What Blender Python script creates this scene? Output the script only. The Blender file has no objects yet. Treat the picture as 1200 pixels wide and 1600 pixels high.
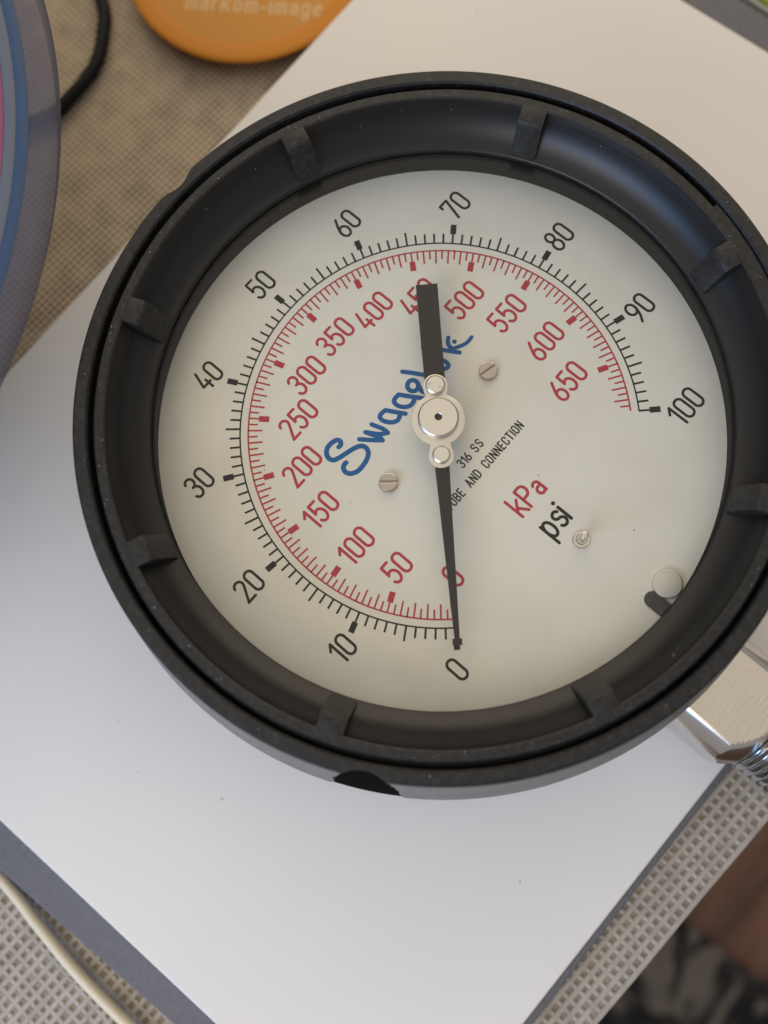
import bpy, bmesh, math, random
from mathutils import Vector, Matrix

random.seed(7)
S = bpy.context.scene
COL = S.collection
MM = 0.001
ZD = 0.054            # height of the dial above the mat (z = 0 is the top of the coarse mat)

# ------------------------------------------------------------------ camera
cd = bpy.data.cameras.new("camera")
cam = bpy.data.objects.new("camera", cd)
COL.objects.link(cam)
R = Matrix(((0.65407426, 0.74733314, -0.11696172),
            (-0.75461299, 0.63394366, -0.16933599),
            (-0.05240326, 0.19901914, 0.97859352)))
M = R.to_4x4()
M.translation = Vector((-0.04371018, -0.03599496, 0.18964172 + ZD))
cam.matrix_world = M
cd.sensor_fit = 'HORIZONTAL'
cd.sensor_width = 7.3
cd.lens = 7.3 * 1462.28 / 1200.0
cd.clip_start = 0.005
cd.clip_end = 50
cd.dof.use_dof = True
cd.dof.focus_distance = 0.196
cd.dof.aperture_fstop = 2.4
S.camera = cam

# ------------------------------------------------------------------ world, lights, exposure
W = bpy.data.worlds.new("World")
S.world = W
W.use_nodes = True
bg = W.node_tree.nodes["Background"]
bg.inputs[0].default_value = (1.0, 0.93, 0.88, 1)
bg.inputs[1].default_value = 0.39


def area(name, pos, target, sx, sy, col, watts):
    l = bpy.data.lights.new(name, 'AREA')
    l.shape = 'RECTANGLE'
    l.size, l.size_y = sx, sy
    l.color = col
    l.energy = watts
    o = bpy.data.objects.new(name, l)
    COL.objects.link(o)
    o.location = pos
    d = Vector(target) - Vector(pos)
    o.rotation_euler = d.to_track_quat('-Z', 'Y').to_euler()
    return o


# cool daylight from a window low on the near left, warm light of the room from the far right
area("window_light", (-0.80, 0.10, 0.43), (0, 0, 0.05), 0.70, 0.26, (0.14, 0.46, 1.0), 3.6)
area("left_fill_light", (-0.44, -0.02, 0.36), (-0.13, 0.05, 0), 0.34, 0.26, (1.0, 0.86, 0.68), 1.1)  # unseen fill lamp, added to brighten the left of the paper
area("ceiling_light", (0.06, 0.22, 1.05), (0.0, 0.03, 0), 1.4, 1.4, (1.0, 0.88, 0.73), 3.6)
area("room_light", (0.98, 0.72, 0.74), (0.08, 0.03, 0), 1.5, 0.8, (1.0, 0.83, 0.58), 8.5)

S.view_settings.view_transform = 'Standard'
S.view_settings.look = 'None'
S.view_settings.exposure = -0.1
S.view_settings.gamma = 1
S.cycles.max_bounces = 10
S.cycles.sample_clamp_indirect = 4


# ------------------------------------------------------------------ materials
def mat(name, col, rough=0.5, metal=0.0, spec=0.5, noise=None, bump=None, coat=0.0):
    """noise=(scale, col2, lo, hi, stretch) mixes a second colour; bump=(scale, strength, distance, stretch)"""
    m = bpy.data.materials.new(name)
    m.use_nodes = True
    nt = m.node_tree
    b = nt.nodes["Principled BSDF"]
    b.inputs["Base Color"].default_value = (*col, 1)
    b.inputs["Roughness"].default_value = rough
    b.inputs["Metallic"].default_value = metal
    b.inputs["Specular IOR Level"].default_value = spec
    b.inputs["Coat Weight"].default_value = coat
    tc = nt.nodes.new("ShaderNodeTexCoord")

    def tex(scale, stretch, detail=3):
        mp = nt.nodes.new("ShaderNodeMapping")
        mp.inputs["Scale"].default_value = stretch or (1, 1, 1)
        nt.links.new(tc.outputs["Object"], mp.inputs[0])
        n = nt.nodes.new("ShaderNodeTexNoise")
        n.inputs["Scale"].default_value = scale
        n.inputs["Detail"].default_value = detail
        nt.links.new(mp.outputs[0], n.inputs["Vector"])
        return n
    if noise:
        sc, c2, lo, hi, st = noise
        n = tex(sc, st)
        r = nt.nodes.new("ShaderNodeMapRange")
        r.inputs[1].default_value = lo
        r.inputs[2].default_value = hi
        nt.links.new(n.outputs[0], r.inputs[0])
        mx = nt.nodes.new("ShaderNodeMix")
        mx.data_type = 'RGBA'
        mx.inputs[6].default_value = (*col, 1)
        mx.inputs[7].default_value = (*c2, 1)
        nt.links.new(r.outputs[0], mx.inputs[0])
        nt.links.new(mx.outputs[2], b.inputs["Base Color"])
    if bump:
        sc, stg, dist, st = bump
        n = tex(sc, st, 2)
        bp = nt.nodes.new("ShaderNodeBump")
        bp.inputs["Strength"].default_value = stg
        bp.inputs["Distance"].default_value = dist
        nt.links.new(n.outputs[0], bp.inputs["Height"])
        nt.links.new(bp.outputs[0], b.inputs["Normal"])
    return m


BLACK = mat("black_moulded_plastic", (0.012, 0.012, 0.012), 0.46, noise=(900, (0.028, 0.028, 0.028), 0.45, 0.75, None), spec=0.36, bump=(2500, 0.35, 0.00012, None))
BLACKIN = mat("black_satin_plastic", (0.006, 0.006, 0.0065), 0.36, spec=0.27, bump=(2500, 0.10, 0.0001, None))
_nt = BLACKIN.node_tree                            # satin finish: a weak even sheen that does not flare at grazing angles
_d = _nt.nodes.new("ShaderNodeBsdfDiffuse")
_d.inputs[0].default_value = (0.009, 0.0089, 0.009, 1)
_g = _nt.nodes.new("ShaderNodeBsdfGlossy")
_g.inputs["Roughness"].default_value = 0.36
_m = _nt.nodes.new("ShaderNodeMixShader")
_m.inputs[0].default_value = 0.042
for _s in (_d, _g):
    _nt.links.new(_nt.nodes["Bump"].outputs[0], _s.inputs["Normal"])
_nt.links.new(_d.outputs[0], _m.inputs[1])
_nt.links.new(_g.outputs[0], _m.inputs[2])
_nt.links.new(_m.outputs[0], _nt.nodes["Material Output"].inputs[0])
_nt.nodes.remove(_nt.nodes["Principled BSDF"])
INNER = mat("dull_black_plastic", (0.014, 0.0135, 0.013), 0.7, spec=0.02)
SKIRT = mat("reflection_grey_plastic", (0.10, 0.10, 0.103), 0.42, noise=(120, (0.19, 0.19, 0.19), 0.35, 0.7, (1, 1, 14)), bump=(700, 0.15, 0.0001, (1, 1, 6)))  # skirt's grazing reflection put into a lighter base grey, with brushed streaks
POINTER = mat("pointer_black_paint", (0.017, 0.016, 0.0155), 0.55, spec=0.28, bump=(4000, 0.2, 0.00006, None))
RUBBER = mat("dark_rubber", (0.03, 0.028, 0.025), 0.6, noise=(1500, (0.10, 0.09, 0.075), 0.55, 0.8, None))
DIALM = mat("dial_enamel", (0.70, 0.69, 0.65), 0.42, spec=0.35, noise=(60, (0.66, 0.645, 0.60), 0.4, 0.7, None))
PLUGM = mat("dull_enamel_plug", (0.60, 0.585, 0.54), 0.5, spec=0.3)
INKB = mat("black_ink", (0.010, 0.010, 0.009), 0.6, spec=0.2)
INKR = mat("red_ink", (0.42, 0.035, 0.055), 0.6, spec=0.2)
INKBL = mat("blue_ink", (0.002, 0.095, 0.29), 0.6, spec=0.2)
STEEL = mat("polished_steel", (0.66, 0.63, 0.59), 0.22, 1.0)
HUBM = mat("satin_hub_steel", (0.74, 0.70, 0.65), 0.33, 1.0, bump=(3000, 0.08, 0.00005, (1, 1, 1)))
SCREWM = mat("nickel_screw", (0.47, 0.42, 0.37), 0.26, 1.0, bump=(1500, 0.15, 0.00008, None))
BRUSH = mat("brushed_steel", (0.64, 0.60, 0.53), 0.32, 1.0, bump=(1100, 0.4, 0.00014, (0.12, 3.0, 1)))
BARM = mat("turned_steel", (0.62, 0.60, 0.58), 0.16, 1.0, bump=(900, 0.06, 0.0001, (1, 4, 1)))
THREADM = mat("threaded_steel", (0.40, 0.40, 0.40), 0.2, 1.0, bump=(1500, 0.2, 0.00008, None))
PAPER = mat("white_paper", (0.80, 0.785, 0.765), 0.75, spec=0.25, noise=(14, (0.77, 0.755, 0.745), 0.35, 0.7, None), bump=(800, 0.05, 0.00005, None))
SLABM = mat("grey_board", (0.145, 0.148, 0.168), 0.6, spec=0.3, noise=(700, (0.125, 0.128, 0.145), 0.4, 0.7, None))
THREAD = mat("mat_thread", (0.46, 0.425, 0.375), 0.8, noise=(220, (0.36, 0.33, 0.29), 0.4, 0.7, None))
BACKING = mat("mat_backing", (0.27, 0.235, 0.195), 0.9, noise=(120, (0.36, 0.30, 0.235), 0.4, 0.65, None))
CORD = mat("cream_cable_sheath", (0.70, 0.63, 0.47), 0.45)
CABLE = mat("black_cable_sheath", (0.006, 0.006, 0.006), 0.6, spec=0.2)
LIDM = mat("orange_lid_plastic", (0.58, 0.215, 0.013), 0.5, spec=0.3)
LIDIN = mat("orange_lid_face", (0.60, 0.275, 0.045), 0.5, spec=0.3)
LIDTX = mat("pale_lid_print", (0.64, 0.42, 0.20), 0.6)
GREEN = mat("lime_green_foil", (0.36, 0.46, 0.05), 0.4, noise=(40, (0.60, 0.62, 0.22), 0.5, 0.7, None))
PALE = mat("pale_grey_card", (0.50, 0.50, 0.46), 0.6)
PINK = mat("pink_plastic", (0.23, 0.06, 0.12), 0.6)
OFFW = mat("pale_blue_grey_plastic", (0.10, 0.12, 0.165), 0.6)
BLUE = mat("dark_blue_plastic", (0.022, 0.06, 0.14), 0.6)
DUST = mat("dust_fibre", (0.62, 0.60, 0.56), 0.9)
TOPWD = mat("table_wood", (0.16, 0.09, 0.055), 0.5, noise=(30, (0.10, 0.055, 0.035), 0.4, 0.6, (1, 8, 1)))

# translucent lavender skirt of the tub
LAV = bpy.data.materials.new("translucent_lavender_plastic")
LAV.use_nodes = True
nt = LAV.node_tree
b = nt.nodes["Principled BSDF"]
b.inputs["Base Color"].default_value = (0.085, 0.092, 0.135, 1)
b.inputs["Roughness"].default_value = 0.35
tr = nt.nodes.new("ShaderNodeBsdfTransparent")
tr.inputs[0].default_value = (0.72, 0.72, 0.85, 1)
mx = nt.nodes.new("ShaderNodeMixShader")
mx.inputs[0].default_value = 0.62
nt.links.new(tr.outputs[0], mx.inputs[1])
b.inputs["Specular IOR Level"].default_value = 0.25
nt.links.new(b.outputs[0], mx.inputs[2])
nt.links.new(mx.outputs[0], nt.nodes["Material Output"].inputs[0])

# lens glass: thin clear pane
GLASS = bpy.data.materials.new("clear_lens_glass")
GLASS.use_nodes = True
nt = GLASS.node_tree
nt.nodes.remove(nt.nodes["Principled BSDF"])
tr = nt.nodes.new("ShaderNodeBsdfTransparent")
tr.inputs[0].default_value = (0.975, 0.98, 0.97, 1)
gl = nt.nodes.new("ShaderNodeBsdfGlossy")
ge = nt.nodes.new("ShaderNodeNewGeometry")
mr = nt.nodes.new("ShaderNodeMapRange")          # the same reflectance from both sides of the pane
mr.inputs[3].default_value = 1.30
mr.inputs[4].default_value = 1 / 1.30
nt.links.new(ge.outputs["Backfacing"], mr.inputs[0])
gl.inputs["Roughness"].default_value = 0.03
fr = nt.nodes.new("ShaderNodeFresnel")
nt.links.new(mr.outputs[0], fr.inputs[0])
mx = nt.nodes.new("ShaderNodeMixShader")
nt.links.new(fr.outputs[0], mx.inputs[0])
nt.links.new(tr.outputs[0], mx.inputs[1])
nt.links.new(gl.outputs[0], mx.inputs[2])
nt.links.new(mx.outputs[0], nt.nodes["Material Output"].inputs[0])


def weave_mat(name, c1, c2, pitch, rot):
    """fine woven cloth: two crossed families of yarns in colour and relief"""
    m = bpy.data.materials.new(name)
    m.use_nodes = True
    nt = m.node_tree
    b = nt.nodes["Principled BSDF"]
    b.inputs["Roughness"].default_value = 0.9
    b.inputs["Specular IOR Level"].default_value = 0.2
    tc = nt.nodes.new("ShaderNodeTexCoord")
    mp = nt.nodes.new("ShaderNodeMapping")
    mp.inputs["Rotation"].default_value = (0, 0, rot)
    nt.links.new(tc.outputs["Object"], mp.inputs[0])
    sx = nt.nodes.new("ShaderNodeSeparateXYZ")
    nt.links.new(mp.outputs[0], sx.inputs[0])

    def wave(out, p):
        a = nt.nodes.new("ShaderNodeMath"); a.operation = 'MULTIPLY'; a.inputs[1].default_value = 2 * math.pi / p
        nt.links.new(out, a.inputs[0])
        s = nt.nodes.new("ShaderNodeMath"); s.operation = 'SINE'
        nt.links.new(a.outputs[0], s.inputs[0])
        t = nt.nodes.new("ShaderNodeMath"); t.operation = 'MULTIPLY_ADD'; t.inputs[1].default_value = 0.5; t.inputs[2].default_value = 0.5
        nt.links.new(s.outputs[0], t.inputs[0])
        return t.outputs[0]
    wy = wave(sx.outputs[1], pitch)
    wx = wave(sx.outputs[0], pitch * 1.05)
    ad = nt.nodes.new("ShaderNodeMath"); ad.operation = 'MULTIPLY_ADD'
    ad.inputs[1].default_value = 0.45
    nt.links.new(wx, ad.inputs[0]); nt.links.new(wy, ad.inputs[2])
    nz = nt.nodes.new("ShaderNodeTexNoise"); nz.inputs["Scale"].default_value = 140
    nt.links.new(mp.outputs[0], nz.inputs["Vector"])
    a2 = nt.nodes.new("ShaderNodeMath"); a2.operation = 'MULTIPLY_ADD'; a2.inputs[1].default_value = 1.0
    nt.links.new(nz.outputs[0], a2.inputs[0]); nt.links.new(ad.outputs[0], a2.inputs[2])
    mr = nt.nodes.new("ShaderNodeMapRange"); mr.inputs[1].default_value = 0.45; mr.inputs[2].default_value = 1.75
    nt.links.new(a2.outputs[0], mr.inputs[0])
    mx = nt.nodes.new("ShaderNodeMix"); mx.data_type = 'RGBA'
    mx.inputs[6].default_value = (*c1, 1); mx.inputs[7].default_value = (*c2, 1)
    nt.links.new(mr.outputs[0], mx.inputs[0])
    nt.links.new(mx.outputs[2], b.inputs["Base Color"])
    bp = nt.nodes.new("ShaderNodeBump"); bp.inputs["Strength"].default_value = 0.7; bp.inputs["Distance"].default_value = 0.0004
    nt.links.new(ad.outputs[0], bp.inputs["Height"])
    nt.links.new(bp.outputs[0], b.inputs["Normal"])
    return m


CLOTH = weave_mat("beige_woven_cloth", (0.15, 0.125, 0.096), (0.64, 0.52, 0.375), 0.00172, math.radians(2))


def ramp_mat(name, scale, stops, rough, stretch=(1, 1, 1), kind='noise', dist=0.0, detail=4):
    m = bpy.data.materials.new(name)
    m.use_nodes = True
    nt = m.node_tree
    b = nt.nodes["Principled BSDF"]
    b.inputs["Roughness"].default_value = rough
    tc = nt.nodes.new("ShaderNodeTexCoord")
    mp = nt.nodes.new("ShaderNodeMapping"); mp.inputs["Scale"].default_value = stretch
    nt.links.new(tc.outputs["Object"], mp.inputs[0])
    n = nt.nodes.new("ShaderNodeTexNoise")
    n.inputs["Scale"].default_value = scale
    n.inputs["Detail"].default_value = detail
    n.inputs["Distortion"].default_value = dist
    nt.links.new(mp.outputs[0], n.inputs["Vector"])
    r = nt.nodes.new("ShaderNodeValToRGB")
    while len(r.color_ramp.elements) < len(stops):
        r.color_ramp.elements.new(0.5)
    for e, (p, c) in zip(r.color_ramp.elements, stops):
        e.position = p
        e.color = (*c, 1)
    nt.links.new(n.outputs[0], r.inputs[0])
    nt.links.new(r.outputs[0], b.inputs["Base Color"])
    return m


WOOD = ramp_mat("brown_floor_wood", 9, [(0.3, (0.055, 0.026, 0.017)), (0.5, (0.14, 0.064, 0.038)), (0.7, (0.22, 0.10, 0.058))], 0.45, (1.0, 5.0, 1), dist=0.4)
RUGM = ramp_mat("black_patterned_pile", 12, [(0.46, (0.008, 0.008, 0.009)), (0.53, (0.035, 0.032, 0.029)), (0.60, (0.15, 0.13, 0.105))], 0.95, (1, 1.7, 1), dist=2.2, detail=2)


# ------------------------------------------------------------------ helpers
def link(name, me, m=None, parent=None, z=ZD):
    o = bpy.data.objects.new(name, me)
    COL.objects.link(o)
    if m:
        me.materials.append(m)
    if parent:
        o.parent = parent
    else:
        o.location.z = z
    return o


def mesh(name, vs, fs, smooth=None):
    me = bpy.data.meshes.new(name)
    me.from_pydata([tuple(c * MM for c in v) for v in vs], [], fs)
    if smooth is not None:
        me.shade_smooth()
        me.set_sharp_from_angle(angle=math.radians(smooth))
    me.update()
    return me


def clean(me, smooth=None):
    bm = bmesh.new()
    bm.from_mesh(me)
    bmesh.ops.remove_doubles(bm, verts=bm.verts, dist=1e-7)
    bmesh.ops.recalc_face_normals(bm, faces=bm.faces)
    bm.to_mesh(me)
    bm.free()
    if smooth is not None:
        me.shade_smooth()
        me.set_sharp_from_angle(angle=math.radians(smooth))
    return me


def tag(o, label, cat, group=None, kind=None):
    o["label"] = label
    o["category"] = cat
    if group:
        o["group"] = group
    if kind:
        o["kind"] = kind
    return o


def empty(name, loc=(0, 0, ZD)):
    o = bpy.data.objects.new(name, None)
    COL.objects.link(o)
    o.location = loc
    return o


def lathe(name, prof, n=180, cx=0, cy=0, rfun=None, close=False, smooth=35, a0=0, a1=360):
    """prof: list of (r, z) mm; rfun(theta_deg, r, z) may alter r; theta runs clockwise from +y"""
    full = abs(a1 - a0) >= 360
    k = n if full else n + 1
    vs, fs = [], []
    m = len(prof)
    for i in range(k):
        th = math.radians(a0 + (a1 - a0) * i / n)
        for r, z in prof:
            rr = rfun(math.degrees(th), r, z) if rfun else r
            vs.append((cx + rr * math.sin(th), cy + rr * math.cos(th), z))
    for i in range(n):
        j = (i + 1) % k
        for q in range(m - (0 if close else 1)):
            p = (q + 1) % m
            fs.append((i * m + q, i * m + p, j * m + p, j * m + q))
    if not full and close:
        fs.append(tuple(range(m)))
        fs.append(tuple((k - 1) * m + q for q in reversed(range(m))))
    return clean(mesh(name, vs, fs), smooth)


def prism(name, pts, z0, z1, bevel=0.0, smooth=None):
    """closed outline pts (mm) from z0 to z1, top edge bevelled"""
    bm = bmesh.new()
    vs = [bm.verts.new((x * MM, y * MM, z0 * MM)) for x, y in pts]
    f = bm.faces.new(vs)
    r = bmesh.ops.extrude_face_region(bm, geom=[f])
    top = [v for v in r["geom"] if isinstance(v, bmesh.types.BMVert)]
    for v in top:
        v.co.z = z1 * MM
    bmesh.ops.recalc_face_normals(bm, faces=bm.faces)
    if bevel:
        tz = z1 * MM
        es = [e for e in bm.edges if all(abs(v.co.z - tz) < 1e-8 for v in e.verts)]
        bmesh.ops.bevel(bm, geom=es, offset=bevel * MM, segments=2, affect='EDGES', profile=0.5)
    me = bpy.data.meshes.new(name)
    bm.to_mesh(me)
    bm.free()
    if smooth is not None:
        me.shade_smooth()
        me.set_sharp_from_angle(angle=math.radians(smooth))
    return me


def circle(cx, cy, r, n=48, a0=0, a1=360):
    return [(cx + r * math.cos(math.radians(a0 + (a1 - a0) * i / n)), cy + r * math.sin(math.radians(a0 + (a1 - a0) * i / n))) for i in range(n if a1 - a0 >= 360 else n + 1)]


def catmull(P, closed=False, n=8):
    out = []
    L = len(P)
    for i in range(L if closed else L - 1):
        if closed:
            p = [P[(i + d) % L] for d in (-1, 0, 1, 2)]
        else:
            p = [P[max(0, min(L - 1, i + d))] for d in (-1, 0, 1, 2)]
        for k in range(n):
            t = k / n
            out.append(tuple(0.5 * (2 * p[1][a] + (p[2][a] - p[0][a]) * t + (2 * p[0][a] - 5 * p[1][a] + 4 * p[2][a] - p[3][a]) * t * t + (3 * p[1][a] - p[0][a] - 3 * p[2][a] + p[3][a]) * t ** 3) for a in range(len(P[0]))))
    if not closed:
        out.append(tuple(P[-1]))
    return out


def tube(name, pts, r, n=10, smooth=60):
    """round cable along 3D points (mm)"""
    vs, fs = [], []
    for i, p in enumerate(pts):
        a = Vector(pts[max(0, i - 1)]); c = Vector(pts[min(len(pts) - 1, i + 1)])
        d = (c - a).normalized()
        u = d.cross(Vector((0, 0, 1))).normalized()
        v = u.cross(d)
        for k in range(n):
            t = 2 * math.pi * k / n
            q = Vector(p) + (u * math.cos(t) + v * math.sin(t)) * r
            vs.append(tuple(q))
    for i in range(len(pts) - 1):
        for k in range(n):
            fs.append((i * n + k, i * n + (k + 1) % n, (i + 1) * n + (k + 1) % n, (i + 1) * n + k))
    fs.append(tuple(range(n)))
    fs.append(tuple((len(pts) - 1) * n + k for k in reversed(range(n))))
    return clean(mesh(name, vs, fs), smooth)


# ---- flat print: strokes with round ends, each stroke its own thin level
class Ink:
    def __init__(self):
        self.vs, self.fs, self.k = [], [], 0

    def stroke(self, pts, w, closed=False, cap=True):
        z = 0.03 + 0.0035 * (self.k % 9)
        self.k += 1
        P = [Vector((p[0], p[1])) for p in pts]
        if len(P) == 1:
            b0 = len(self.vs)
            for x, y in circle(P[0].x, P[0].y, w / 2, 16):
                self.vs.append((x, y, z))
            self.fs.append(tuple(range(b0, b0 + 16)))
            return
        L = len(P)
        base = len(self.vs)
        for i in range(L):
            if closed:
                a, c = P[i - 1], P[(i + 1) % L]
            else:
                a, c = P[max(0, i - 1)], P[min(L - 1, i + 1)]
            d = (c - a).normalized()
            nrm = Vector((-d.y, d.x))
            k = 1.0
            if 0 < i < L - 1 or closed:
                d1 = (P[i] - P[i - 1]).normalized()
                cs = max(0.5, Vector((-d1.y, d1.x)).dot(nrm))
                k = 1 / cs
            for s in (1, -1):
                q = P[i] + nrm * (w / 2 * s * k)
                self.vs.append((q.x, q.y, z))
        for i in range(L if closed else L - 1):
            j = (i + 1) % L
            self.fs.append((base + 2 * i, base + 2 * i + 1, base + 2 * j + 1, base + 2 * j))
        if cap and not closed:
            for e, o2 in ((0, 1), (L - 1, L - 2)):
                d = (P[e] - P[o2]).normalized()
                nrm = Vector((-d.y, d.x))
                ids = [base + 2 * e + (0 if e else 1)]
                st = len(self.vs)
                for q in range(1, 6):
                    t = math.pi * q / 6
                    v = P[e] + nrm * (w / 2 * math.cos(t)) + d * (w / 2 * math.sin(t))
                    self.vs.append((v.x, v.y, z))
                a, bb = base + 2 * e, base + 2 * e + 1
                first, last = (a, bb) if (Vector(self.vs[a][:2]) - (P[e] + nrm * (w / 2))).length < w * 0.3 else (bb, a)
                self.fs.append((first, *range(st, st + 5), last))

    def quad(self, x0, y0, x1, y1, w):
        self.stroke([(x0, y0), (x1, y1)], w, cap=False)

    def build(self, name, m, parent):
        return link(name, clean_up(mesh(name, self.vs, self.fs)), m, parent)


def clean_up(me):
    """all faces look up"""
    bm = bmesh.new()
    bm.from_mesh(me)
    bm.normal_update()
    for f in bm.faces:
        if f.normal.z < 0:
            f.normal_flip()
    bm.to_mesh(me)
    bm.free()
    return me


def arc(cx, cy, rx, ry, a0, a1, n=14):
    return [(cx + rx * math.cos(math.radians(a0 + (a1 - a0) * i / n)), cy + ry * math.sin(math.radians(a0 + (a1 - a0) * i / n))) for i in range(n + 1)]


w_ = 0.43
h_ = w_ / 2
STAD = (arc(h_, 1 - h_, h_, h_, 0, 180, 12) + arc(h_, h_, h_, h_, 180, 360, 12), True)
GL = {   # cap height 1: list of (points, closed), width
    '0': ([STAD], w_), 'O': ([STAD], w_),
    '1': ([([(0.0, 0.76), (0.22, 1.0)], False), ([(0.22, 1.0), (0.22, 0)], False)], 0.24),
    '2': ([(arc(h_, 1 - h_, h_, h_, 168, -20) + [(w_ * 0.86, 0.62), (0.02, 0.02)], False), ([(0.0, 0), (w_, 0)], False)], w_),
    '3': ([(arc(h_, 0.775, h_ * 0.95, 0.225, 158, -75) + [(w_ * 0.42, 0.545)], False), (arc(h_ - 0.01, 0.27, h_, 0.272, 88, -158), False)], w_),
    '4': ([([(0.21, 1.0), (0.0, 0.27)], False), ([(0.0, 0.27), (w_ * 1.05, 0.27)], False), ([(0.33, 0.46), (0.33, 0.0)], False)], w_),
    '5': ([([(w_ * 0.95, 1), (0.05, 1)], False), ([(0.05, 1), (0.03, 0.55)], False), (arc(0.20, 0.315, 0.225, 0.315, 140, -152), False)], w_),
    '6': ([(arc(h_, 0.28, h_, 0.28, 0, 360, 26)[:-1], True), ([(0.33, 1.0), (0.14, 0.68), (0.035, 0.46), (0.0, 0.3)], False)], w_),
    '7': ([([(0, 0.83), (0, 1.0)], False), ([(0, 1.0), (w_, 1)], False), ([(w_, 1), (0.17, 0)], False)], w_),
    '8': ([(arc(h_, 0.77, 0.185, 0.23, 0, 360, 24)[:-1], True), (arc(h_, 0.27, h_, 0.27, 0, 360, 26)[:-1], True)], w_),
    '9': ([(arc(h_, 0.72, h_, 0.28, 0, 360, 26)[:-1], True), ([(0.43, 0.70), (0.40, 0.54), (0.29, 0.26), (0.10, 0.0)], False)], w_),
    'T': ([([(0, 1), (0.42, 1)], False), ([(0.21, 1), (0.21, 0)], False)], 0.42),
    'U': ([([(0, 1)] + arc(h_, h_, h_, h_, 180, 360, 12) + [(w_, 1)], False)], w_),
    'B': ([([(0, 0), (0, 1)], False), ([(0, 1), (0.2, 1)] + arc(0.2, 0.76, 0.2, 0.24, 80, -80, 8) + [(0.02, 0.52)], False), ([(0, 0), (0.2, 0)] + arc(0.2, 0.26, 0.22, 0.26, -80, 80, 8), False)], 0.42),
    'E': ([([(0, 0), (0, 1)], False), ([(0, 1), (0.36, 1)], False), ([(0, 0.52), (0.31, 0.52)], False), ([(0, 0), (0.36, 0)], False)], 0.36),
    'A': ([([(0, 0), (0.23, 1)], False), ([(0.23, 1), (0.46, 0)], False), ([(0.09, 0.3), (0.37, 0.3)], False)], 0.46),
    'N': ([([(0, 0), (0, 1)], False), ([(0, 1), (0.43, 0)], False), ([(0.43, 0), (0.43, 1)], False)], 0.43),
    'D': ([([(0, 0), (0, 1)], False), ([(0, 1), (0.16, 1)] + arc(0.16, 0.72, 0.26, 0.28, 85, 0, 8) + arc(0.16, 0.28, 0.26, 0.28, 0, -85, 8) + [(0, 0)], False)], 0.42),
    'C': ([([(0.42, 0.70)] + arc(h_, 1 - h_, h_, h_, 0, 180, 12) + arc(h_, h_, h_, h_, 180, 360, 12) + [(0.42, 0.30)], False)], w_),
    'I': ([([(0, 0), (0, 1)], False)], 0.0),
    'S': ([(arc(h_, 0.765, h_, 0.235, 12, 255, 16) + arc(h_, 0.265, h_, 0.265, 80, -165, 16), False)], w_),
    'P': ([([(0, 0), (0, 1)], False), ([(0, 1), (0.25, 1)] + arc(0.25, 0.735, 0.215, 0.265, 80, -80, 10) + [(0.02, 0.47)], False)], 0.46),
    'k': ([([(0, 0), (0, 1)], False), ([(0.03, 0.29), (0.38, 0.70)], False), ([(0.14, 0.42), (0.42, 0)], False)], 0.42),
    'a': ([([(0.03, 0.60)] + arc(0.19, 0.50, 0.19, 0.20, 130, 0, 10) + [(0.38, 0)], False), (arc(0.19, 0.205, 0.19, 0.205, 70, 320, 16), False), ([(0.37, 0.41), (0.2, 0.41)], False)], 0.38),
    'p': ([([(0, 0.72), (0, -0.27)], False), (arc(0.2, 0.36, 0.2, 0.36, 168, -168, 20), False)], 0.40),
    's': ([(arc(0.175, 0.545, 0.165, 0.165, 25, 255, 14) + arc(0.175, 0.19, 0.18, 0.19, 80, -155, 14), False)], 0.35),
    'i': ([([(0, 0), (0, 0.72)], False), ([(0, 0.98)], False)], 0.0),
    'm': ([([(0, 0), (0, 0.72)], False), ([(0, 0.5)] + arc(0.15, 0.55, 0.15, 0.17, 160, 0, 8) + [(0.3, 0)], False), ([(0.3, 0.5)] + arc(0.45, 0.55, 0.15, 0.17, 160, 0, 8) + [(0.6, 0)], False)], 0.6),
    'r': ([([(0, 0), (0, 0.72)], False), ([(0, 0.48)] + arc(0.17, 0.5, 0.16, 0.21, 150, 60, 6), False)], 0.26),
    'o': ([(arc(0.2, 0.36, 0.2, 0.36, 0, 360, 24)[:-1], True)], 0.40),
    'g': ([(arc(0.2, 0.36, 0.2, 0.36, 0, 360, 24)[:-1], True), ([(0.4, 0.72), (0.4, -0.1)] + arc(0.2, -0.1, 0.2, 0.2, 0, -150, 8), False)], 0.40),
    'e': ([([(0.02, 0.37), (0.39, 0.37)], False), (arc(0.2, 0.36, 0.2, 0.36, 5, 320, 20), False)], 0.40),
    '-': ([([(0, 0.36), (0.25, 0.36)], False)], 0.25),
}


def text_width(s, H, gap):
    return sum(GL[c][1] * H if c != ' ' else 0.42 * H for c in s) + gap * (len(s) - 1)


def text(ink, s, x, y, H, w, gap, rot=0.0):
    """baseline start (x, y); H centre-line cap height"""
    u = Vector((math.cos(rot), math.sin(rot)))
    v = Vector((-u.y, u.x))
    cx = 0.0
    for c in s:
        if c == ' ':
            cx += 0.42 * H + gap
            continue
        st, wd = GL[c]
        for pts, closed in st:
            q = [tuple(Vector((x, y)) + u * (cx + px * H) + v * (py * H)) for px, py in pts]
            ink.stroke(q, w * (1.25 if len(q) == 1 else 1), closed)
        cx += wd * H + gap


def pol(r, a):
    return (r * math.sin(math.radians(a)), r * math.cos(math.radians(a)))


# ================================================================== THE SETTING
def slab_box(name, x0, x1, y0, y1, z0, z1, bevel=0.0):
    return prism(name, [(x0, y0), (x1, y0), (x1, y1), (x0, y1)], z0, z1, bevel)


fl = link("floor", slab_box("floor", -3000, 3000, -3000, 3000, -770, -760), WOOD)
fl["kind"] = "structure"
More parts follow.
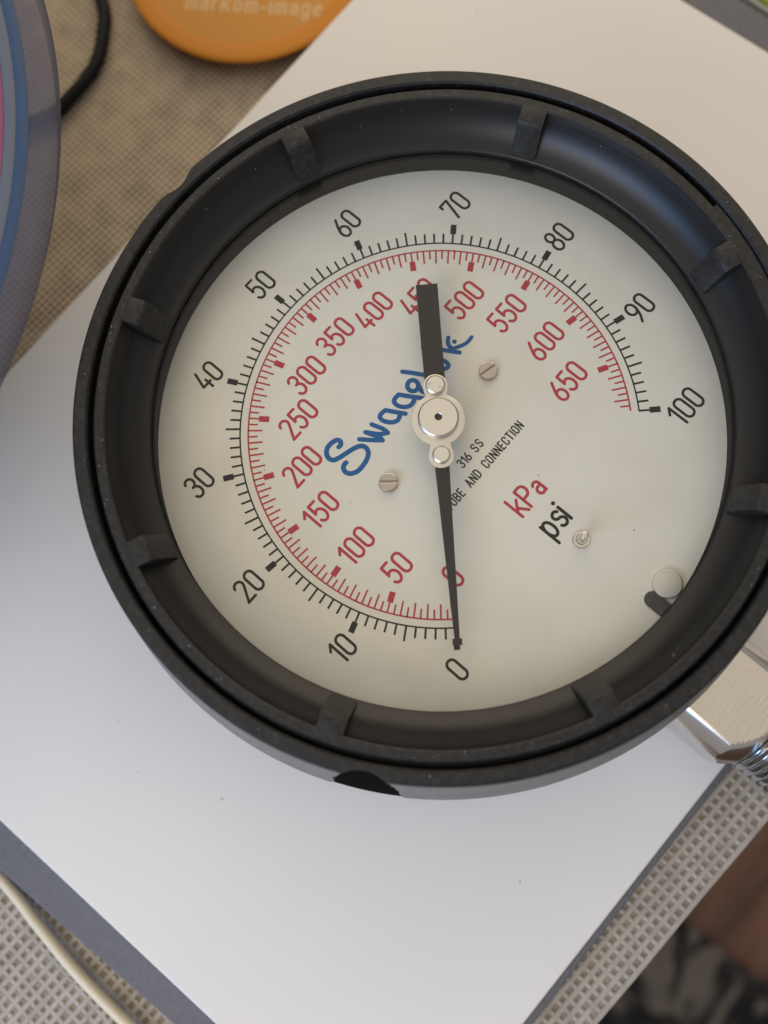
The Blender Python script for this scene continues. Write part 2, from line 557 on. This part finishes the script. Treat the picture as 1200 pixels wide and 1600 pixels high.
# floor boards: each a plank with a gap beside it
for i in range(6):
    y0 = -660 + i * 95
    p = link("floor_board", slab_box("floor_board", -300, 900, y0, y0 + 93.5, -760 + 0.2, -752, 0.8), WOOD, fl)

rug = link("patterned_rug", prism("patterned_rug", [(-50, -250), (-34, -480), (-20, -700), (-1500, -760), (-1500, -180), (-55, -180)], -751.8, -743, 2), RUGM)
tag(rug, "black rug with a pale leafy pattern lying on the brown floor below the table", "rug")

# table: the top ends just inside the mat's edge
MR = math.radians(-2.0)


def rotm(x, y, a=MR):
    return (x * math.cos(a) - y * math.sin(a), x * math.sin(a) + y * math.cos(a))


tb = tag(empty("table", (0, 0, 0)), "table under the beige cloth and coarse mat, its near edge above the floor", "table")
tp = prism("table_top", [rotm(-700, -110), rotm(500, -110), rotm(500, 700), rotm(-700, 700)], -27, -2.9, 1.0)
link("table_top", tp, TOPWD, tb)
for x, y in ((-650, -70), (450, -70), (450, 650), (-650, 650)):
    px, py = rotm(x, y)
    link("leg", prism("leg", [(px - 22, py - 22), (px + 22, py - 22), (px + 22, py + 22), (px - 22, py + 22)], -697, -27.1, 0), TOPWD, tb)

cl = prism("woven_cloth", [rotm(-690, 30), rotm(490, 30), rotm(490, 690), rotm(-690, 690)], -2.8, -2.3)
cl = link("woven_cloth", cl, CLOTH, z=0)
tag(cl, "fine beige woven cloth lying behind the white paper, under the orange lid", "tablecloth")

# coarse mat: backing sheet + woven net of thick threads
mt = tag(empty("coarse_mat", (0, 0, 0)), "coarse beige open-weave mat along the table edge, under the grey slab", "mat")
MX0, MX1, MY0, MY1 = -262, 250, -116.2, 62
link("backing", prism("backing", [rotm(MX0, MY0 + 1.2), rotm(MX1, MY0 + 1.2), rotm(MX1, MY1), rotm(MX0, MY1)], -2.1, -1.2), BACKING, mt)


def net():
    vs, fs = [], []
    PX, PY = 2.62, 2.56
    NX0, NX1, NY0, NY1 = -200, 96, MY0 + 0.6, 40
    nx = int((NX1 - NX0) / PX)
    ny = int((NY1 - NY0) / PY)

    def thread(along_x, idx, rw, rh, amp, zoff):
        base = len(vs)
        n = (nx if along_x else ny) * 2
        j1, j2 = random.uniform(-.2, .2), random.uniform(-.11, .11)
        for i in range(n + 1):
            t = i * 0.5
            ph = (-1) ** (idx) * math.cos(math.pi * t)
            wob = j1 + j2 * math.sin(t * 0.37 + idx)
            for q in range(5):
                a = math.pi * (1.0 - q / 4.0)
                off = rw * math.cos(a) + wob
                z = zoff + amp * ph + rh * math.sin(a)
                if along_x:
                    x, y = NX0 + t * PX, NY0 + idx * PY + off
                else:
                    x, y = NX0 + idx * PX + off, NY0 + t * PY
                x, y = rotm(x, y)
                vs.append((x, y, z))
        for i in range(n):
            for q in range(4):
                fs.append((base + i * 5 + q, base + i * 5 + q + 1, base + i * 5 + 6 + q, base + i * 5 + 5 + q))
    for k in range(ny + 1):
        thread(True, k, 0.74, 0.50, 0.03, -0.95)
    for k in range(nx + 1):
        thread(False, k, 0.60, 0.42, -0.05, -1.05)
    return clean_up(mesh("thread_net", vs, fs, 80))


tn = link("thread_net", net(), THREAD, mt)
tn["kind"] = "stuff"


# paper pad with soft rounded edges, on a grey slab that is a little larger
def rounded_quad(name, Q, z0, z1, rad, corner=4.0):
    """quad outline Q (counter-clockwise), round corners, quarter-round top edge"""
    def outline(inset):
        pts = []
        n = len(Q)
        for i in range(n):
            p, a, c = Vector(Q[i]), Vector(Q[i - 1]), Vector(Q[(i + 1) % n])
            d1, d2 = (a - p).normalized(), (c - p).normalized()
            bis = (d1 + d2).normalized()
            sn = math.sqrt((1 - d1.dot(d2)) / 2)
            cen = p + bis * ((corner) / sn)
            rr = corner - inset
            n1 = Vector((d1.y, -d1.x)); n1 = n1 if n1.dot(bis) < 0 else -n1
            n2 = Vector((-d2.y, d2.x)); n2 = n2 if n2.dot(bis) < 0 else -n2
            a1 = math.atan2(n1.y, n1.x); a2 = math.atan2(n2.y, n2.x)
            while a2 < a1:
                a2 += 2 * math.pi
            for k in range(7):
                t = a1 + (a2 - a1) * k / 6
                pts.append((cen.x + rr * math.cos(t), cen.y + rr * math.sin(t)))
        return pts
    rings = [(0.0, z0), (0.0, z1 - rad)]
    for k in range(1, 8):
        t = math.pi / 2 * k / 7
        rings.append((rad * (1 - math.cos(t)), z1 - rad + rad * math.sin(t)))
    vs, fs = [], []
    for ins, z in rings:
        vs += [(x, y, z) for x, y in outline(ins)]
    m = len(vs) // len(rings)
    for r in range(len(rings) - 1):
        for k in range(m):
            fs.append((r * m + k, r * m + (k + 1) % m, (r + 1) * m + (k + 1) % m, (r + 1) * m + k))
    fs.append(tuple((len(rings) - 1) * m + k for k in range(m)))
    fs.append(tuple(reversed(range(m))))
    return mesh(name, vs, fs, 40)


sl = link("grey_slab", rounded_quad("grey_slab", [(-136.6, -100.6), (166.3, -99.4), (160.4, 110.5), (-149.7, 104.2)], -53.9, -47.3, 0.8, 3.0), SLABM)
tag(sl, "flat grey slab showing as a border around the white paper, on the coarse mat", "slab")
pp = link("white_paper_pad", rounded_quad("white_paper_pad", [(-131.4, -98.3), (157.2, -97.5), (147.2, 111.8), (-137.5, 106.0)], -47.25, -45.0, 0.7, 3.0), PAPER)
sv, sf = [], []
for sx, sy in ((-98.5, 20), (-95, -12), (-62, -78), (30, 100), (-104, 8), (112, 80)):
    b0 = len(sv)
    sv += [(x, y, -44.97) for x, y in circle(sx, sy, random.uniform(.18, .32), 7)]
    sf.append(tuple(range(b0, b0 + 7)))
sk = link("specks", mesh("specks", sv, sf), mat("grey_speck", (0.42, 0.40, 0.40), 0.9), pp)
sk.location.z = 0
sk["kind"] = "stuff"
tag(pp, "large blank white pad with soft edges lying under the round black gauge", "paper")

# ================================================================== THE GAUGE
G = tag(empty("pressure_gauge"), "round black pressure gauge with a cream dial and steel threaded stem lying on white paper", "gauge")

NOTCH = (1.0, -119.5, 121.0)


def notch(th, r, z):
    if r < 69 or z < -3.2:
        return r
    for c in NOTCH:
        d = math.radians((th - c + 180) % 360 - 180)
        cc, rr = 76.9, 7.0
        if abs(d) < math.asin(rr / cc):
            r = min(r, cc * math.cos(d) - math.sqrt(rr * rr - (cc * math.sin(d)) ** 2))
    return r


case_prof = [(66.2, 11.0), (68.3, 11.0), (68.35, 17.9), (68.7, 18.35), (70.8, 18.3), (71.25, 17.9), (71.5, 17.0), (72.3, 13.0), (73.4, 7.5), (75.0, 0.5), (75.3, -1.0),
             (75.2, -3.1), (75.3, -3.3), (75.2, -4.5), (74.9, -26.0), (73.5, -33.0), (70.5, -43.6), (69.0, -45.0), (40, -45.0), (0, -45.0)]
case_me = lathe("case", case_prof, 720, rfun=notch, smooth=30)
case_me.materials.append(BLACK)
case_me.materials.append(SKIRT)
case_me.materials.append(INNER)
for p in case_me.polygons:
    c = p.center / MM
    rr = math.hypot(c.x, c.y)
    want = 75.2 - max(0, c.z + 1) * 0.212      # the conical skirt below the rim, lightened for its grazing reflection, not the cut-outs
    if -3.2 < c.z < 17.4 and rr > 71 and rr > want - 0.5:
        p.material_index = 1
    elif c.z < 17.4 and rr > 69:
        p.material_index = 2  # shade of the cut-outs and lower case put into a duller black
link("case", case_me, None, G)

ring_prof = [(67.25, 11.1), (67.3, 17.5), (66.9, 17.95), (65.3, 18.0), (64.95, 17.75)]
for t in [k / 14 for k in range(15)]:          # the coved inner wall, steep at the rim
    ring_prof.append(((1 - t) ** 2 * 64.8 + 2 * t * (1 - t) * 62.9 + t * t * 58.6, (1 - t) ** 2 * 17.0 + 2 * t * (1 - t) * 11.9 + t * t * 10.0))
ring_prof += [(58.5, 9.95), (58.33, 9.75), (58.3, 9.05), (61.0, 9.0)]
ring_me = lathe("bezel_ring", ring_prof, 360, smooth=28)
ring_me.materials.append(BLACK)
ring_me.materials.append(BLACKIN)
for p in ring_me.polygons:
    c = p.center / MM
    if math.hypot(c.x, c.y) < 64.95:
        p.material_index = 1
br = link("bezel_ring", ring_me, None, G)
# the bayonet tab that fills the groove at the right
link("bayonet_tab", lathe("bayonet_tab", [(66.9, 12.0), (68.2, 12.0), (68.2, 17.6), (67.9, 17.85), (66.95, 17.9)], 24, close=True, a0=103.5, a1=124), BLACK, br)


def lug_mesh():
    prof = [(65.4, 18.02), (62.2, 17.75), (61.6, 17.3), (58.75, 10.7), (58.65, 9.95), (65.4, 9.95)]
    bm = bmesh.new()
    hw = 2.65
    vs = [bm.verts.new((-hw * MM, r * MM, z * MM)) for r, z in prof]
    f = bm.faces.new(vs)
    r = bmesh.ops.extrude_face_region(bm, geom=[f])
    for v in r["geom"]:
        if isinstance(v, bmesh.types.BMVert):
            v.co.x = hw * MM
    bmesh.ops.recalc_face_normals(bm, faces=bm.faces)
    es = [e for e in bm.edges if all(v.co.z > 0.0102 for v in e.verts) or (abs(e.verts[0].co.x - e.verts[1].co.x) < 1e-7 and max(v.co.z for v in e.verts) > 0.0104)]
    bmesh.ops.bevel(bm, geom=es, offset=0.22 * MM, segments=2, affect='EDGES', profile=0.5)
    me = bpy.data.meshes.new("lug")
    bm.to_mesh(me)
    bm.free()
    me.shade_smooth()
    me.set_sharp_from_angle(angle=math.radians(35))
    me.materials.append(BLACK)
    return me


LUG = lug_mesh()
# small round moulding mark on the flat of each lug
MARK = lathe("moulding_mark", [(0, 17.75), (0.85, 17.80), (0.95, 17.91), (1.08, 17.91), (1.2, 17.78)], 28, 0, 63.6)
MARK.materials.append(BLACK)
for k in range(8):
    a = 22.3 + 45 * k
    o = bpy.data.objects.new("lug", LUG)
    COL.objects.link(o)
    o.parent = br
    o.rotation_euler.z = -math.radians(a)
    o = bpy.data.objects.new("moulding_mark", MARK)
    COL.objects.link(o)
    o.parent = br
    o.rotation_euler.z = -math.radians(a)

link("inner_ring", lathe("inner_ring", [(61.2, 8.2), (60.3, 8.1), (60.15, 5.2), (59.85, 4.9), (59.75, 0.9), (59.6, 0.15), (59.5, -0.4)], 240), INNER, G)
ln = link("lens", lathe("lens", [(0, 8.9), (60.9, 8.9), (60.9, 8.3), (0, 8.3)], 180), GLASS, G)

# dial plate
dial = link("dial", lathe("dial", [(0, 0), (60.4, 0), (60.4, -1.0), (0, -1.0)], 180), DIALM, G)


def psi_ang(p):
    return -135 + 2.7 * p


def kpa_ang(k):
    return -135 + 270 * k / 689.476


ink = Ink()
ink.stroke([pol(42.0, psi_ang(p / 4)) for p in range(0, 401)], 0.33, cap=False)
for p in range(0, 101):
    a = psi_ang(p)
    e = 45.15 if p % 5 == 0 and p % 10 else 44.25
    ink.quad(*pol(41.9, a), *pol(e, a), 0.42)
    if p % 10 == 0:
        ink.quad(*pol(44.2, a), *pol(46.45, a), 1.25)
ink.build("pressure_scale", INKB, dial)
ink = Ink()
ink.stroke([pol(40.25, kpa_ang(q / 2)) for q in range(0, 1379)], 0.34, cap=False)
for q in range(0, 138):
    a = kpa_ang(q * 5)
    ink.quad(*pol(40.35, a), *pol(37.2 if q % 2 == 0 else 38.25, a), 0.36)
    if q % 10 == 0:
        ink.quad(*pol(38.1, a), *pol(35.9, a), 1.25)
ink.build("metric_scale", INKR, dial)

BN = {'0': (-35.8, -35.3), '10': (-47.7, -15.1), '20': (-50.7, 7.9), '30': (-41.5, 30.7), '40': (-23.0, 45.4), '50': (-0.1, 50.8), '60': (22.8, 45.9), '70': (41.4, 30.0), '80': (49.9, 7.8), '90': (47.9, -15.7), '100': (36.6, -36.4)}
RN = {'0': (-22.0, -22.6), '50': (-28.1, -12.8), '100': (-30.2, -3.4), '150': (-29.3, 7.2), '200': (-24.8, 16.4), '250': (-17.6, 23.9), '300': (-9.2, 29.1), '350': (1.3, 30.2), '400': (11.1, 27.7), '450': (19.7, 22.2), '500': (25.5, 14.1), '550': (29.0, 5.2), '600': (29.2, -5.0), '650': (25.3, -14.3)}
for table, m, H, wd, gap in ((BN, INKB, 4.75, 0.58, 0.98), (RN, INKR, 4.65, 0.61, 0.98)):
    for s, (x, y) in table.items():
        ink = Ink()
        text(ink, s, x - text_width(s, H, gap) / 2, y - H / 2, H, wd, gap)
        ink.build("numeral", m, dial)

ink = Ink()
text(ink, "k", -3.35, -25.6, 4.75, 0.62, 0)
text(ink, "P", -0.55, -25.6, 4.65, 0.62, 0)
text(ink, "a", 2.75, -25.6, 4.1, 0.62, 0)
ink.build("unit_name", INKR, dial)
ink = Ink()
text(ink, "p", -2.75, -33.3, 5.0, 0.66, 0)
text(ink, "s", 0.35, -33.3, 5.0, 0.66, 0)
text(ink, "i", 2.82, -33.3, 4.9, 0.70, 0)
ink.build("unit_name", INKB, dial)
for s, by, H, x0, x1 in (("316", -9.65, 1.85, -3.3, -0.45), ("SS", -9.65, 1.85, 1.1, 3.35), ("TUBE AND CONNECTION", -13.55, 1.85, -11.9, 11.75)):
    g = (x1 - x0 - text_width(s, H, 0)) / (len(s) - 1)
    ink = Ink()
    text(ink, s, x0, by, H, 0.30, g)
    ink.build("small_print", INKB, dial)

# blue hand-drawn word across the dial
ink = Ink()
SW = [(-16.67, 13.25), (-16.02, 13.24), (-15.53, 13.79), (-15.75, 14.51), (-16.88, 14.97), (-18.21, 14.97), (-19.24, 14.44), (-19.83, 13.38), (-19.58, 12.28), (-18.57, 11.71), (-16.98, 11.22), (-15.23, 10.72), (-13.9, 10.13), (-13.16, 9.32), (-13.18, 8.29), (-13.8, 7.45), (-14.98, 6.92), (-16.53, 6.67), (-18.07, 6.76), (-19.38, 7.51), (-19.81, 8.58), (-19.47, 9.46), (-18.71, 9.84), (-18.2, 9.8)]
LOGO = [(SW, False, 1.05),
        ([(-12.6, 11.04), (-11.27, 9.22), (-9.61, 7.1)], False, .98), ([(-9.61, 7.1), (-9.63, 8.3), (-10.61, 11.05)], False, .98), ([(-10.61, 11.05), (-9.04, 8.55), (-7.66, 7.36)], False, .98), ([(-7.66, 7.36), (-7.71, 8.83), (-8.48, 11.17)], False, .98),
        ([(-4.25, 11.01), (-5.32, 11.14), (-6.16, 10.9), (-6.27, 9.79), (-5.54, 8.38), (-4.44, 7.6), (-3.39, 7.77), (-2.74, 8.25)], False, .98), ([(-4.25, 11.01), (-3.02, 8.82), (-2.1, 7.23)], False, .98),
        ([(0.18, 11.11), (-0.87, 11.14), (-1.62, 10.84), (-1.8, 9.73), (-1.09, 8.31), (-0.03, 7.62), (1.04, 7.66), (1.85, 8.13)], False, .98), ([(0.18, 11.11), (1.58, 8.71), (2.77, 6.68), (3.0, 5.3), (1.88, 4.4), (0.23, 5.24)], False, .98),
        ([(4.38, 9.18), (3.86, 8.92), (3.29, 8.91), (2.79, 9.18), (2.49, 9.65), (2.45, 10.22), (2.67, 10.76), (3.12, 11.15), (3.68, 11.29), (4.23, 11.15), (4.65, 10.77), (4.82, 10.23), (4.73, 9.66)], True, 1.0), ([(4.79, 9.85), (4.23, 8.71), (3.91, 7.65), (4.4, 6.9), (5.3, 6.9)], False, .98),
        ([(4.58, 13.84), (5.85, 11.78), (8.0, 8.0)], False, .98),
        ([(11.85, 7.15), (11.26, 7.11), (10.52, 7.56), (9.8, 8.39), (9.27, 9.42), (9.04, 10.41), (9.17, 11.14), (9.63, 11.43), (10.32, 11.22), (11.07, 10.55), (11.72, 9.59), (12.11, 8.55), (12.16, 7.67)], True, .98),
        ([(11.62, 14.13), (14.11, 9.88), (15.67, 7.27)], False, .95), ([(16.72, 11.28), (15.94, 10.75), (15.42, 10.01), (15.29, 9.27), (14.7, 8.9)], False, .9), ([(19.99, 7.51), (18.47, 7.48), (16.98, 8.02), (15.72, 8.74), (14.6, 9.3)], False, .85), ([(16.85, 9.69)], False, 1.0)]
for pts, closed, wd in LOGO:
    ink.stroke(pts if len(pts) == 1 else catmull(pts, closed), wd, closed)
ink.build("maker_name", INKBL, dial)


sv, sf = [], []
for sx, sy in ((13.5, -27.0), (5.5, -22.5), (-24.0, 3.5), (33.0, -24.0), (-30.5, 22.0), (9.0, -44.5), (20, 41)):
    b0 = len(sv)
    sv += [(x, y, 0.03) for x, y in circle(sx, sy, random.uniform(.10, .19), 7)]
    sf.append(tuple(range(b0, b0 + 7)))
sk = link("specks", mesh("specks", sv, sf), mat("dial_speck", (0.20, 0.18, 0.16), 0.9), dial)
sk["kind"] = "stuff"

# pointer: black tapered blade with a broad tail, on a steel hub plate
def frame_pts(pts, a=-135.0, c=(0.1, 0.05)):
    """along/side coordinates -> dial coordinates; +along is the tip"""
    s, k = math.sin(math.radians(a)), math.cos(math.radians(a))
    return [(c[0] + u * s + v * k, c[1] + u * k - v * s) for u, v in pts]


pt = link("pointer", prism("pointer", frame_pts([(-30.2, -2.3), (-30.2, 2.3), (-5.0, 2.1), (-5.0, 1.7), (7.0, 1.55), (40.0, 0.66), (44.6, 0.52), (44.6, 0.95), (45.9, 0.95), (45.9, -0.95), (44.6, -0.95), (44.6, -0.52), (40.0, -0.66), (7.0, -1.55), (-5.0, -1.7), (-5.0, -2.1)]), 4.3, 4.75, 0.08), POINTER, G)


def hub_outline():
    def tan_pts(cu, r, sgn):
        return [(cu + sgn * r * math.cos(t), r * math.sin(t)) for t in [math.radians(x) for x in range(-86, 87, 9)]]
    pts = []
    # lobe at the tail, big disc, lobe towards the tip: union as polar max
    out = []
    for i in range(240):
        t = 2 * math.pi * i / 240
        d = Vector((math.cos(t), math.sin(t)))
        best = 5.55
        for cu, r in ((-7.2, 2.6), (7.6, 2.65)):
            bq = d.x * cu
            disc = bq * bq - cu * cu + r * r
            if disc > 0 and bq > 0:
                best = max(best, bq + math.sqrt(disc))
        out.append(best)
    # soften the waists
    for _ in range(1):
        out = [max(o, (out[i - 1] + o * 2 + out[(i + 1) % 240]) / 4) for i, o in enumerate(out)]
    return [(o * math.cos(2 * math.pi * i / 240), o * math.sin(2 * math.pi * i / 240)) for i, o in enumerate(out)]


link("hub_plate", prism("hub_plate", frame_pts(hub_outline()), 4.78, 5.4, 0.12, 40), HUBM, pt)
(hx, hy), (ax, ay), (bx, by) = frame_pts([(0, 0)])[0], frame_pts([(-7.2, 0)])[0], frame_pts([(7.6, 0)])[0]
link("hub_cap", lathe("hub_cap", [(0.72, 6.2), (0.72, 7.28), (0.8, 7.35), (3.85, 7.35), (4.12, 7.12), (4.2, 6.9), (4.2, 5.42)], 72, hx, hy, smooth=18), HUBM, pt)
link("hub_bore", lathe("hub_bore", [(0, 6.5), (0.71, 6.5), (0.71, 6.2), (0, 6.2)], 32, hx, hy), RUBBER, pt)
link("rivet", lathe("rivet", [(0, 6.65), (1.72, 6.65), (1.98, 6.45), (2.08, 6.25), (2.08, 5.42)], 48, ax, ay, smooth=18), HUBM, pt)
link("rivet", lathe("rivet", [(0, 6.45), (1.52, 6.45), (1.78, 6.27), (1.88, 6.1), (1.88, 5.42)], 48, bx, by, smooth=18), HUBM, pt)
link("shaft", lathe("shaft", [(2.6, 4.28), (2.6, 0.05)], 40, hx, hy), STEEL, pt)
# little punch marks on the tail rivet
for dx, dy in ((-0.9, 1.2), (0.2, -1.25)):
    link("punch_mark", lathe("punch_mark", [(0, 6.66), (0.16, 6.66), (0.22, 6.72), (0.34, 6.72), (0.42, 6.64)], 16, ax + dx, ay + dy), STEEL, pt)


def dial_screw(x, y, slot):
    s = link("dial_screw", lathe("dial_screw", [(0, 0.62), (2.02, 0.62), (2.02, 0.02)], 48, x, y), SCREWM, G)
    for half in (0, 180):
        pts = []
        g = 0.2
        for i in range(25):
            t = math.radians(half + 6 + i * 168 / 24)
            pts.append((1.98 * math.cos(t), 1.98 * math.sin(t)))
        pts = [(px, (max(py, g) if half == 0 else min(py, -g))) for px, py in pts]
        c, q = math.cos(slot), math.sin(slot)
        pts = [(x + px * c - py * q, y + px * q + py * c) for px, py in pts]
        link("screw_head", prism("screw_head", pts, 0.63, 1.15, 0.20, 18), SCREWM, s)
    link("slot_floor", lathe("slot_floor", [(0, 0.66), (1.9, 0.66)], 32, x, y), SCREWM, s)


dial_screw(16.2, -0.2, math.radians(-13))
dial_screw(-15.8, 0.1, math.radians(-49))

sp = link("stop_pin", lathe("stop_pin", [(0, 5.3), (0.55, 5.3), (0.72, 5.2), (0.78, 5.0), (0.78, 0.55)], 32, 0.6, -37.6), STEEL, G)
link("washer", lathe("washer", [(0.76, 0.75), (1.0, 0.75), (1.2, 0.5), (1.65, 0.45), (1.8, 0.3), (1.85, 0.02)], 40, 0.6, -37.6), STEEL, sp)

pl = link("relief_plug", lathe("relief_plug", [(0, 0.75), (2.72, 0.75), (2.8, 0.7)], 48, 4.6, -56.2), PLUGM, G)
link("plug_rim", lathe("plug_rim", [(2.8, 0.72), (2.95, 0.72), (3.02, 0.62), (3.02, 0.02)], 48, 4.6, -56.2), STEEL, pl)
tabp = circle(0.25, -55.9, 1.65, 16, 0, 180) + [(-1.4, -60.2), (1.9, -60.2)]
link("slot_tab", prism("slot_tab", tabp, 0.02, 0.25, 0.06), RUBBER, G)


# stem: turned bar with flats, end cone and pipe thread
def stem():
    vs, fs = [], []
    cz = -31.0
    N = 144
    ys = [-62, -75, -84] + [-86 - 0.3 * i for i in range(31)]
    for y in ys:
        for k in range(N):
            t = 2 * math.pi * k / N
            c, s = math.cos(t), math.sin(t)
            r = 14.0
            if abs(s) > 1e-6:
                r = min(r, 11.0 / abs(s))
            if abs(c) > 1e-6:
                r = min(r, 12.7 / abs(c))
            if y < -88.0:
                r = min(r, 14.6 - (-88.0 - y) ** 1.6 * 0.19)
            r = max(r, 9.0)
            vs.append((r * c, y, cz + r * s))
    for i in range(len(ys) - 1):
        for k in range(N):
            fs.append((i * N + k, i * N + (k + 1) % N, (i + 1) * N + (k + 1) % N, (i + 1) * N + k))
    fs.append(tuple((len(ys) - 1) * N + k for k in range(N)))
    me = clean(mesh("stem", vs, fs), 24)
    me.materials.append(BARM)
    me.materials.append(BRUSH)
    for p in me.polygons:
        if p.normal.z > 0.99:
            p.material_index = 1
    o = link("stem", me, None, G)
    vs, fs = [], []
    N, pitch = 64, 1.81
    steps = 12
    total = int(24 / pitch * steps)
    for i in range(total + 1):
        for k in range(N):
            t = 2 * math.pi * k / N
            y = -93.6 - i * pitch / steps
            ph = ((i / steps) + k / N) % 1.0
            tri = abs(2 * ph - 1)
            tri = min(1, max(0, (tri - 0.12) / 0.76))
            r = 10.35 - (-93.6 - y) * 0.02 - 1.15 * tri
            if i < 6:
                r = min(r, 9.2 + i * 0.15)
            vs.append((r * math.cos(t), y, cz + r * math.sin(t)))
    for i in range(total):
        for k in range(N):
            fs.append((i * N + k, i * N + (k + 1) % N, (i + 1) * N + (k + 1) % N, (i + 1) * N + k))
    fs.append(tuple(total * N + k for k in range(N)))
    me = clean(mesh("pipe_thread", vs, fs), 30)
    link("pipe_thread", me, THREADM, o)


stem()


# dust and lint caught on the black plastic
def dust():
    vs, fs = [], []
    for _ in range(260):
        a = random.uniform(0, 360)
        kind = random.random()
        if kind < 0.45:
            r, z = random.uniform(65.4, 66.8), 18.05
        elif kind < 0.6:
            r, z = random.uniform(68.9, 70.6), 18.42
        else:
            r = random.uniform(59.6, 64.2)
            z = 10.25 + 7.0 * max(0, (r - 59.6) / 4.8) ** 2.6 + 0.05
        if _ % 6 == 0:
            r, z = 57.0 * math.sqrt(random.random()), 8.93
        x, y = pol(r, a)
        L = random.choice((0.12, 0.15, 0.2, 0.3, 0.6, 0.8)) * random.uniform(.5, 1.0)
        wd = random.uniform(.05, .10)
        t = random.uniform(0, math.pi)
        dx, dy = math.cos(t) * L / 2, math.sin(t) * L / 2
        nx, ny = -math.sin(t) * wd / 2, math.cos(t) * wd / 2
        b0 = len(vs)
        vs.extend([(x - dx, y - dy, z), (x + nx, y + ny, z), (x + dx, y + dy, z), (x - nx, y - ny, z), (x, y, z + 0.06)])
        fs.extend([(b0, b0 + 1, b0 + 4), (b0 + 1, b0 + 2, b0 + 4), (b0 + 2, b0 + 3, b0 + 4), (b0 + 3, b0, b0 + 4)])
    return clean_up(mesh("dust", vs, fs))


du = link("dust", dust(), DUST, G)
du["kind"] = "stuff"

# ================================================================== THINGS AROUND IT
# cream cable on the mat, near left
P = [(-146.5, 60, -52.4), (-147.4, 18.3, -52.4), (-148.8, 3.0, -52.4), (-150.0, -11.7, -52.4), (-149.9, -29.2, -52.4), (-148.0, -60, -52.4), (-143, -95, -52.4), (-132, -150, -52.4), (-128, -170, -60)]
o = link("cream_cable", tube("cream_cable", catmull(P, False, 10), 1.45, 12), CORD)
tag(o, "thin cream cable lying on the coarse mat beside the grey slab", "cable")

# black cable at the back left
P = [(95, 260, -53.6), (66, 205, -53.6), (49.5, 175.4, -53.6), (41.8, 167.4, -53.6), (34.6, 162.5, -53.6), (27.9, 160.5, -53.6), (20.5, 160.0, -53.6), (14.5, 160.0, -53.6), (8.9, 162, -53.6), (0, 167, -53.6), (-15, 180, -53.6), (-40, 210, -53.6)]
o = link("black_cable", tube("black_cable", catmull(P, False, 10), 2.0, 12), CABLE)
tag(o, "black cable curving over the beige woven cloth beside the plastic tub", "cable")

# orange lid
LX, LY, LR = 88, 149.0, 37.3
lid = link("orange_lid", lathe("orange_lid", [(0, -49.7), (30.5, -49.7), (31.2, -49.45), (32.0, -49.35), (35.8, -49.3), (36.8, -49.45), (LR, -49.9), (LR - 0.1, -50.5), (LR - 0.8, -50.9), (LR - 4.5, -51.2), (LR - 5.0, -55.9), (0, -55.9)], 160, LX, LY, smooth=45), LIDM)
tag(lid, "round orange lid with pale lettering lying on the beige cloth behind the paper", "lid")
link("lid_face", lathe("lid_face", [(0, -49.35), (30.6, -49.35), (31.3, -49.5)], 120, LX, LY), LIDIN, lid)
ink = Ink()
s = "markom-image"
ang = math.atan2(117.28 - 150.43, 85.3 - 62.31)
H = 4.9
tw = math.hypot(85.3 - 62.31, 117.28 - 150.43)
g = (tw - text_width(s, H, 0)) / (len(s) - 1)
text(ink, s, 62.0, 150.2, H, 0.85, g, ang)
ob = ink.build("lettering", LIDTX, lid)
ob.location.z = -49.35 * MM

# lime green packet at the far right
GP = tag(empty("green_packet"), "lime green packet with a pale border at the far right behind the grey slab", "packet")


def gp(u, v, ang=math.radians(91.5)):
    return (166.9 + u * math.cos(ang - math.pi / 2), -10 + v + u * math.sin(ang - math.pi / 2))


link("pale_border", prism("pale_border", [gp(0, 0), gp(60, 0), gp(60, 90), gp(0, 90)], -56.2, -50.0, 0.6), PALE, GP)
link("green_face", prism("green_face", [gp(1.0, 3), gp(57, 3), gp(57, 87), gp(1.0, 87)], -49.95, -48.4, 0.9), GREEN, GP)

# big round plastic tub, left edge of the picture, standing behind the paper
TX, TY = -96.1, 179.3
TB = tag(empty("plastic_tub"), "large round plastic tub with a dark blue ring and pink inside at the upper left", "tub")
link("tub_wall", lathe("tub_wall", [(0, -55.9), (58, -55.9), (60, -54.5), (82, -20), (104, 18), (110, 28.5), (112.5, 27.8), (115.0, 28.0)], 160, TX, TY, smooth=50), OFFW, TB)
link("pink_contents", lathe("pink_contents", [(0, 28.5), (110.5, 28.5), (114.0, 30.4), (114.9, 30.5)], 160, TX, TY, smooth=50), PINK, TB)
link("pale_rim", lathe("pale_rim", [(114.9, 30.4), (115.4, 30.6), (116.9, 30.6), (117.3, 30.4)], 160, TX, TY, smooth=70), OFFW, TB)
link("blue_ring", lathe("blue_ring", [(117.3, 30.35), (117.8, 30.55), (119.2, 30.5), (119.8, 30.2)], 160, TX, TY, smooth=70), BLUE, TB)
link("clear_skirt", lathe("clear_skirt", [(119.8, 30.15), (122.5, 30.1), (125.0, 29.4), (125.5, 28.4), (123.0, 24.0)], 160, TX, TY, smooth=50), LAV, TB)
